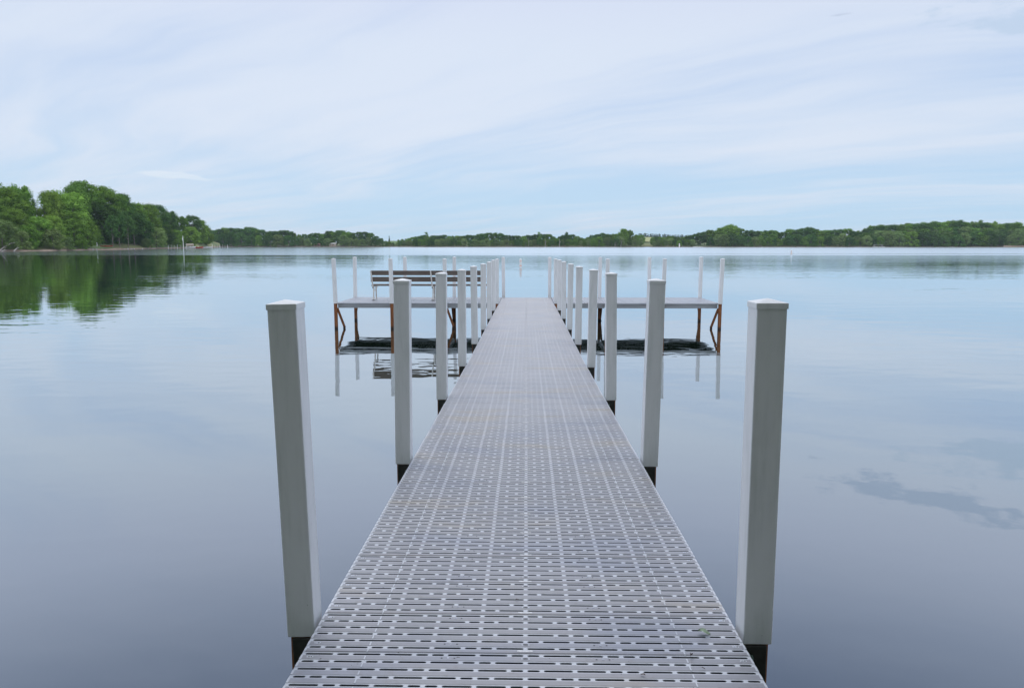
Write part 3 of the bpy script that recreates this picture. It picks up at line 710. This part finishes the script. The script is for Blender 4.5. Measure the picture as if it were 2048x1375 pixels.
LM = [(450, 'just right of the left point'), (500, 'on the first broad hump past the left point'), (560, 'beside the half-hidden white gable'), (607, 'left of the red-brown boathouse'),
      (650, 'between the boathouse and tan cabin'), (692, 'on the hump right of the tan cabin'), (742, 'at the right end of the hump past tan cabin'), (800, 'beside the low green gap'),
      (855, 'over the middle of the bench'), (905, 'over the right half of the bench'), (960, 'over the left row of walkway posts'), (1015, 'just left of the orange-banded buoy'),
      (1070, 'just right of the orange-banded buoy'), (1120, 'over the right row of walkway posts'), (1175, 'over the third right walkway post'), (1225, 'left of the straw field'),
      (1310, 'right of the straw field'), (1362, 'left of the boat ramp'), (1420, 'just right of the boat ramp'), (1470, 'beside the tallest rounded far tree'),
      (1530, 'midway from boat ramp to far buoy'), (1590, 'behind the far right buoy'), (1650, 'left of the big right grove'), (1730, 'at the left end of the big grove'),
      (1800, 'in the left part of the big grove'), (1870, 'left of the big grove crest'), (1935, 'at the crest of the big grove'), (1990, 'right of the big grove crest'), (2045, 'at the right edge of the photo'),
      (2150, 'past the right edge of the photo')]
def landmark(x): return min(LM, key=lambda q: abs(q[0] - x))[1]
def far_row(x0, x1, off, fr, step, kinds, rowname, jit=2.5, skip=()):
    x = x0
    while x < x1:
        sky_y = interp(SKY, x); yt = 488 - (488 - sky_y) * fr(x) * rnd.uniform(.90, 1.0); D = fshore(x) + off + rnd.uniform(-5, 5)
        shp, lf, nm = rnd.choice(kinds); hpx = 494 - yt
        if not any(a < x < b for a, b in skip):
            word = {'green': 'green', 'dark': 'dark green', 'bright': 'light green', 'willow': 'grey-green', 'yellow': 'yellow-green', 'conifer': 'dark'}[lf]
            wd_ = rnd.uniform(.82, 1.22); size = 'broad' if wd_ > 1.08 else ('narrow' if wd_ < .95 else '')
            tree_at(x, D, yt + rnd.uniform(-1, 1), shp, lf, f'{size} {word}'.strip() + f' {rowname} {landmark(x)}', f'far bank, {rowname}', wd_, name=nm)
        x += max(7, hpx * step * rnd.uniform(.75, 1.25))
BR = 'broadleaf_tree'
MIX = [('round', 'dark', BR), ('round', 'green', BR), ('round', 'dark', BR), ('canopy', 'dark', BR), ('round', 'dark', BR), ('tall', 'green', BR), ('round', 'green', BR)]
far_row(432, 2120, 30, lambda x: 1.0, .34, MIX, 'back-row tree', skip=((772, 795), (1248, 1256), (1281, 1298)))
far_row(1705, 2030, 60, lambda x: 1.03, .22, [('plume', 'green', BR), ('tall', 'bright', BR), ('plume', 'bright', BR)], 'slender hilltop tree')
far_row(1700, 2033, 18, lambda x: .72, .40, [('round', 'dark', BR), ('round', 'green', BR), ('round', 'willow', BR)], 'middle-row tree')
far_row(436, 2120, 9, lambda x: rnd.uniform(.38, .72), .62, [('willow', 'dark', 'shoreline_tree'), ('willow', 'green', 'shoreline_tree'), ('round', 'willow', 'shoreline_tree'), ('willow', 'willow', 'shoreline_tree'), ('willow', 'dark', 'shoreline_tree')], 'low waterside tree', skip=((662, 682), (1250, 1256), (1284, 1296), (1382, 1401)))
# singled-out far trees
tree_at(1131, 752, 464, 'plume', 'dark', 'thin ragged tree poking above the treeline straight beyond the walkway', None, .9)
tree_at(1078, 752, 464, 'plume', 'green', 'slim pointed tree left of the ragged one on far bank', None, .8)
tree_at(1243, 748, 458, 'round', 'green', 'taller tree left of the straw field, left one of two', None, .72)
tree_at(1256, 752, 460, 'round', 'green', 'taller tree left of the straw field, right one of two', None, .6)
tree_at(1454, 750, 449, 'round', 'bright', 'tallest rounded light green tree right of the boat ramp', None, 1.0)
tree_at(855, 752, 464, 'plume', 'green', 'narrow pointed tree on the low far bank right of the bench', None, .9)
tree_at(783, 800, 471, 'spire', 'conifer', 'single dark conifer tip in the low gap above the bench', None, .5, name='conifer_tree')
tree_at(2010, 735, 446, 'tall', 'green', 'leafy tree at the right end of the big grove', None, 1.1)
for (x, y) in ((1089, 474), (1117, 476), (1056, 478), (1226, 480), (1238, 478)):
    p = at(x, fshore(x) + 2.5); s_ = tag(MB().tube([(0, 0, -.5), (.3, 0, 3.5), (-.2, 0, 8 if y < 480 else 5.5)], [.28, .2, .08], 6).tube([(.2, 0, 3), (1.8, 0, 5.5)], [.13, .05], 5).build('dead_trunk', PALEWOOD, None, (p.x, p.y, .6)),
        'pale dead trunk standing in the treeline straight beyond the walkway', 'tree trunk', 'pale dead trunks on the far bank')
# distant conifer ridge
for i in range(34):
    x = 1272 + i * 3.15 + rnd.uniform(-.8, .8); D = 1980 + rnd.uniform(-20, 20); yt = 466.5 + (i / 34) * 4 + rnd.uniform(-.9, .9)
    tree_at(x, D, yt, 'spire', 'conifer', 'dark conifer on the distant ridge behind the far bank', 'conifers on the distant ridge', 1.3, gz=14, name='conifer_tree')
# trees on the bank behind the camera, which shade the nearest posts
for (x, y, h_) in ((-7.5, -6.5, 15), (7.5, -6.5, 15), (12.5, -8.5, 15), (-13, -8.5, 16), (-19, -12, 17), (18, -13, 18), (-30, -16, 18), (29, -15, 17), (3, -17, 20), (-13, -18, 20), (13, -19, 20)):
    tree('broadleaf_tree', (x, y, 1.0), h_, 'round', rnd.choice(['green', 'dark']), 'tall green tree on the bank behind the camera', 'trees behind the camera', 1.15)

# ------------------------------------------------------------------ small things on the left bank
def lp(x, o, z=0.0): p = at(x, lshore(x) + o); return Vector((p.x, p.y, z))
for k, (xa, oa, za, xb, ob, zb_, lb) in enumerate(((14, 0, .1, 34, 3, 2.6, 'pale fallen log rising from the beach under the leftmost willow'), (19, -1, .1, 31, 0, .5, 'short pale log lying flat on the leftmost beach'),
                                 (43, -1, .1, 56, 1, 1.6, 'pale fallen log slanting out of the water right of the willow'), (30, 2, 2.4, 48, 3, 3.4, 'thin bare limb propped on the leftmost fallen log'))):
    a, b = lp(xa, oa, za), lp(xb, ob, zb_); mid_ = (a + b) / 2 + Vector((0, 0, .25))
    MBx = MB().tube([a - a, mid_ - a, b - a], [.24, .17, .08], 7).tube([mid_ - a, mid_ - a + Vector((.6, 0, 1.1))], [.09, .03], 5)
    tag(MBx.build('fallen_log', PALEWOOD, None, tuple(a)), lb, 'log')
def canoe(p, rot, L, material, name, label, cat):
    vs = []; fs = []; n = 9
    for i in range(n):
        t_ = i / (n - 1) * 2 - 1; w_ = .42 * (1 - t_ * t_) ** .6 + .01; s_ = .18 * t_ * t_
        for (a, zz) in ((-1, .42 + s_), (-.8, .15 + s_), (0, s_ * .6), (.8, .15 + s_), (1, .42 + s_)): vs.append((t_ * L / 2, a * w_, zz))
    for i in range(n - 1):
        for j in range(4): fs.append((i * 5 + j, (i + 1) * 5 + j, (i + 1) * 5 + j + 1, i * 5 + j + 1))
        fs.append((i * 5, i * 5 + 4, (i + 1) * 5 + 4, (i + 1) * 5))
    o = mesh_obj(name, vs, fs, material, None, tuple(p)); o.rotation_euler = (0, 0, rot); return tag(o, label, cat)
canoe(lp(224, 9, 1.5), .1, 5.0, PAINT_R, 'canoe', 'red canoe drawn up on the grass at the left of clearing', 'canoe')
canoe(lp(231, 10, 1.6), -.1, 4.4, PAINT_R, 'canoe', 'red canoe lying behind and right of the first one', 'canoe')
p = lp(208, 8, 1.2)
um = tag(empty('parasol', tuple(p)), 'closed white parasol standing at the left edge of the clearing', 'parasol')
MB().tube([(0, 0, 0), (0, 0, 2.4)], [.04, .04], 6).build('pole', PAINT_W, um); MB().tube([(0, 0, .8), (0, 0, 1.2), (0, 0, 2.3), (0, 0, 2.5)], [.22, .30, .14, .02], 8).build('canopy', PAINT_W, um)
def shore_dock(x0, x1, D0, D1, zt, posts, label, ph=1.6, wid=1.6, pw=.16):
    a, b = at(x0, D0), at(x1, D1); d = (b - a); L = d.length; rot = math.atan2(d.y, d.x)
    r = tag(empty('small_dock', (a.x, a.y, 0)), label, 'dock'); r.rotation_euler = (0, 0, rot)
    nb = 10
    for i in range(nb): MB().box(L * i / nb + .01, L * (i + 1) / nb - .01, 0, wid, zt - .14, zt).build('deck_section', PALEWOOD, r)
    for i in range(posts):
        t_ = L * (i + .5) / posts
        MB().box(t_ - pw / 2, t_ + pw / 2, -pw, 0, -.8, zt + ph * rnd.uniform(.7, 1.1)).build('mooring_post', PALEWOOD if i % 3 else PAINT_W, r)
        MB().box(t_ - .1, t_ + .1, wid, wid + .16, -.8, zt + .2).build('mooring_post', BARK, r)
    return r
shore_dock(291, 325, lshore(291) - 3, lshore(325) - 14, .62, 3, 'low pale dock running out from the clearing beach', .15)
shore_dock(345, 386, 470, 488, .8, 7, 'wooden dock with tall mooring posts beside the white pole', 1.9)
shore_dock(432, 467, 560, 572, .8, 7, 'pale dock with a row of posts reaching past the point', 1.7, pw=.2)
p = at(378, 400); pole = tag(empty('white_pole', (p.x, p.y, 0)), 'tall white pole with a furled flag standing in the water by the left bank', 'pole')
MB().tube([(0, 0, -1), (0, 0, 4), (0, 0, 7.4)], [.16, .13, .07], 8).build('shaft', PAINT_W, pole); MB().tube([(-.15, 0, 4.6), (-.2, 0, 5.4), (-.05, 0, 6.8)], [.10, .24, .10], 6).build('flag', PAINT_W, pole)
def motorboat(x, D, rot, L, hull, label, cover=None, z=0.0):
    p = at(x, D); r = tag(empty('motorboat', (p.x, p.y, z)), label, 'boat'); r.rotation_euler = (0, 0, rot)
    vs = []; fs = []; n = 8
    for i in range(n):
        t_ = i / (n - 1); w_ = .95 * (1 - max(0, t_ - .45) ** 2 * 3.1) ; w_ = max(w_, .04); s_ = .35 * t_ ** 2
        for (a, zz) in ((-1, .75 + s_), (-.85, .1 + s_ * .8), (0, -.15 + s_), (.85, .1 + s_ * .8), (1, .75 + s_)): vs.append((t_ * L - L / 2, a * w_, zz))
    for i in range(n - 1):
        for j in range(4): fs.append((i * 5 + j, (i + 1) * 5 + j, (i + 1) * 5 + j + 1, i * 5 + j + 1))
        fs.append((i * 5, i * 5 + 4, (i + 1) * 5 + 4, (i + 1) * 5))
    fs.append((0, 1, 2, 3, 4)); mesh_obj('hull', vs, fs, hull, r)
    MB().poly([(0, -.7, .8), (0, .7, .8), (-.3, .6, 1.35), (-.3, -.6, 1.35)]).box(-.5, .1, -.4, .4, .75, 1.0).build('windscreen', PAINT_W, r)
    MB().box(-L / 2 - .4, -L / 2, -.2, .2, .1, 1.1).build('outboard_motor', STEEL, r)
    if cover:
        MB().tube([(-L * .4, 0, 1.9), (L * .3, 0, 2.1)], [.9, .75], 8).build('cover', cover, r)
    return r
motorboat(392, 500, .1, 6.5, PAINT_W, 'white boat under a tan cover beside the white pole', TAN, .3)
motorboat(408, 520, .2, 6.0, PAINT_R, 'dark red boat moored left of the white one near the point', None, .1)
motorboat(425, 545, .1, 6.5, PAINT_W, 'white open boat moored at the tip of the point', None, .0)
p = lp(312, 2, .5); ad_ = tag(empty('deck_chair', tuple(p)), 'orange-brown wooden chair on the bank by the round willow', 'chair')
MB().box(-.5, .5, -.4, .4, .35, .45).build('seat', PAINT_O, ad_); MB().box(-.5, .5, .35, .45, .45, 1.3).build('backrest', PAINT_O, ad_)
for sx in (-.45, .45):
    for sy in (-.35, .35): MB().box(sx - .04, sx + .04, sy - .04, sy + .04, 0, .35).build('leg', PAINT_O, ad_)
# bank boulders
for i, (x, o) in enumerate(((192, 1), (200, .5), (206, 1.2), (262, 1), (268, .6), (275, 1.1), (280, .7))):
    bm = bmesh.new(); bmesh.ops.create_icosphere(bm, subdivisions=2, radius=.55)
    for v in bm.verts: v.co *= rnd.uniform(.8, 1.2); v.co.z *= .6
    me = bpy.data.meshes.new('boulder'); bm.to_mesh(me); bm.free(); me.materials.append(CONCRETE)
    q = lp(x, o, .35); o_ = bpy.data.objects.new('boulder', me); o_.location = q; link(o_)
    tag(o_, 'grey boulder on the beach ' + ('left of the red canoes' if i < 3 else 'right of the red canoes'), 'boulder', 'beach boulders left of the canoes' if i < 3 else 'beach boulders right of the canoes')

# ------------------------------------------------------------------ small things on the far bank
def house(x, D, w_, d_, h_, wall, roof, label, gz, name='cabin'):
    p = at(x, D); r = tag(empty(name, (p.x, p.y, gz)), label, 'house')
    MB().box(-w_ / 2, w_ / 2, 0, d_, 0, h_).build('wall', wall, r)
    mb = MB(); o_ = .4
    A = [(-w_ / 2 - o_, -o_, h_), (w_ / 2 + o_, -o_, h_), (w_ / 2 + o_, d_ + o_, h_), (-w_ / 2 - o_, d_ + o_, h_), (-w_ / 2 - o_, d_ / 2, h_ + 1.0), (w_ / 2 + o_, d_ / 2, h_ + 1.0)]
    mb.v = A; mb.f = [(0, 1, 5, 4), (2, 3, 4, 5), (1, 2, 5), (3, 0, 4), (3, 2, 1, 0)]; mb.m = [0] * 5
    mb.build('roof', roof, r)
    for k in (-.25, .2): MB().box(w_ * k - .5, w_ * k + .5, -.06, -.003, h_ * .35, h_ * .8).build('window', DARK, r)
    MB().box(-.45, .45, -.05, -.002, 0, 2.0).build('door', BROWN, r)
house(671, 782, 6.5, 5, 2.2, TAN, CONCRETE, 'small tan lakeside cabin with a pale roof at the far bank above the bench', 1.0)
house(641, 781, 5.5, 4, 2.0, BROWN, BROWN, 'low red-brown boathouse at the far bank left of the tan cabin', .7, 'boathouse')
house(557, 812, 4, 4, 7.0, PAINT_W, PAINT_W, 'white gable half hidden in far trees left of the outer post', 1.5, 'lake_house')
p = at(1746, fshore(1746) - 4); pt = tag(empty('pontoon_boat', (p.x, p.y, 0)), 'low grey pontoon boat moored in front of the right grove', 'boat')
for sy in (0, 2.0): MB().tube([(-5.5, sy, .25), (5.0, sy, .25), (5.8, sy, .5)], [.35, .35, .1], 8).build('float', CONCRETE, pt)
MB().box(-5.4, 5.2, -.2, 2.2, .60, .75).build('deck', GREYWOOD, pt); MB().box(-4.5, 3.5, -.1, 2.1, 2.2, 2.45).build('canopy', CONCRETE, pt)
for sx in (-4.3, 3.3):
    for sy in (0, 2.0): MB().box(sx - .06, sx + .06, sy - .06, sy + .06, .75, 2.2).build('canopy_pole', PAINT_W, pt)

# ------------------------------------------------------------------ leaves and litter on the deck
def leaf(x, y, rot, L, wd, material, label, curl=.012):
    n = 6; vs = []; fs = []
    for i in range(n + 1):
        t_ = i / n; w_ = wd * math.sin(math.pi * min(1, t_ * .96 + .02)) ** .7
        z = curl * math.sin(t_ * 5) * .5 + .003 + curl * .5
        for s_ in (-1, 0, 1): vs.append((t_ * L - L / 2, s_ * w_ / 2, z + abs(s_) * curl * .6))
    for i in range(n):
        for k in range(2): fs.append((i * 3 + k, (i + 1) * 3 + k, (i + 1) * 3 + k + 1, i * 3 + k + 1))
    o = mesh_obj('leaf', vs, fs, material, None, (x, y, deck_z(y) + .003)); o.rotation_euler = (0, 0, rot); return tag(o, label, 'leaf')
LG = simple('leaf_green_fallen', (0.30, 0.40, 0.28), 0.5, 0.2, 30); LB = simple('leaf_brown_fallen', (0.10, 0.07, 0.055), 0.8, 0.3, 30)
leaf(.767, 3.045, -.35, .052, .032, LG, 'pale green leaf on the deck near the first right post')
leaf(.672, 2.86, 1.1, .026, .010, LB, 'small curled brown leaf near the right edge of the deck')
leaf(.455, 2.72, 2.6, .020, .010, LB, 'tiny brown leaf on the deck in front of the green one', .004)
leaf(.70, 2.77, -.5, .014, .005, LB, 'dark crumb of leaf by the right edge of the deck', .003)
leaf(-.04, 3.35, .4, .018, .007, LB, 'tiny dark leaf scrap on the middle of the deck', .003)
# ------------------------------------------------------------------ thin summer haze
hm, ht = mat('haze_air')
pv = ht.add('ShaderNodeVolumePrincipled', {'Color': (0.74, 0.87, 1.0, 1), 'Density': 0.00007, 'Anisotropy': 0.0})
ht.l.new(pv.outputs[0], ht.out.inputs['Volume'])
hz = MB().box(-3000, 3000, -80, 3200, -4, 60).build('haze', hm)
tag(hz, 'thin pale blue summer haze over the lake', kind='stuff')
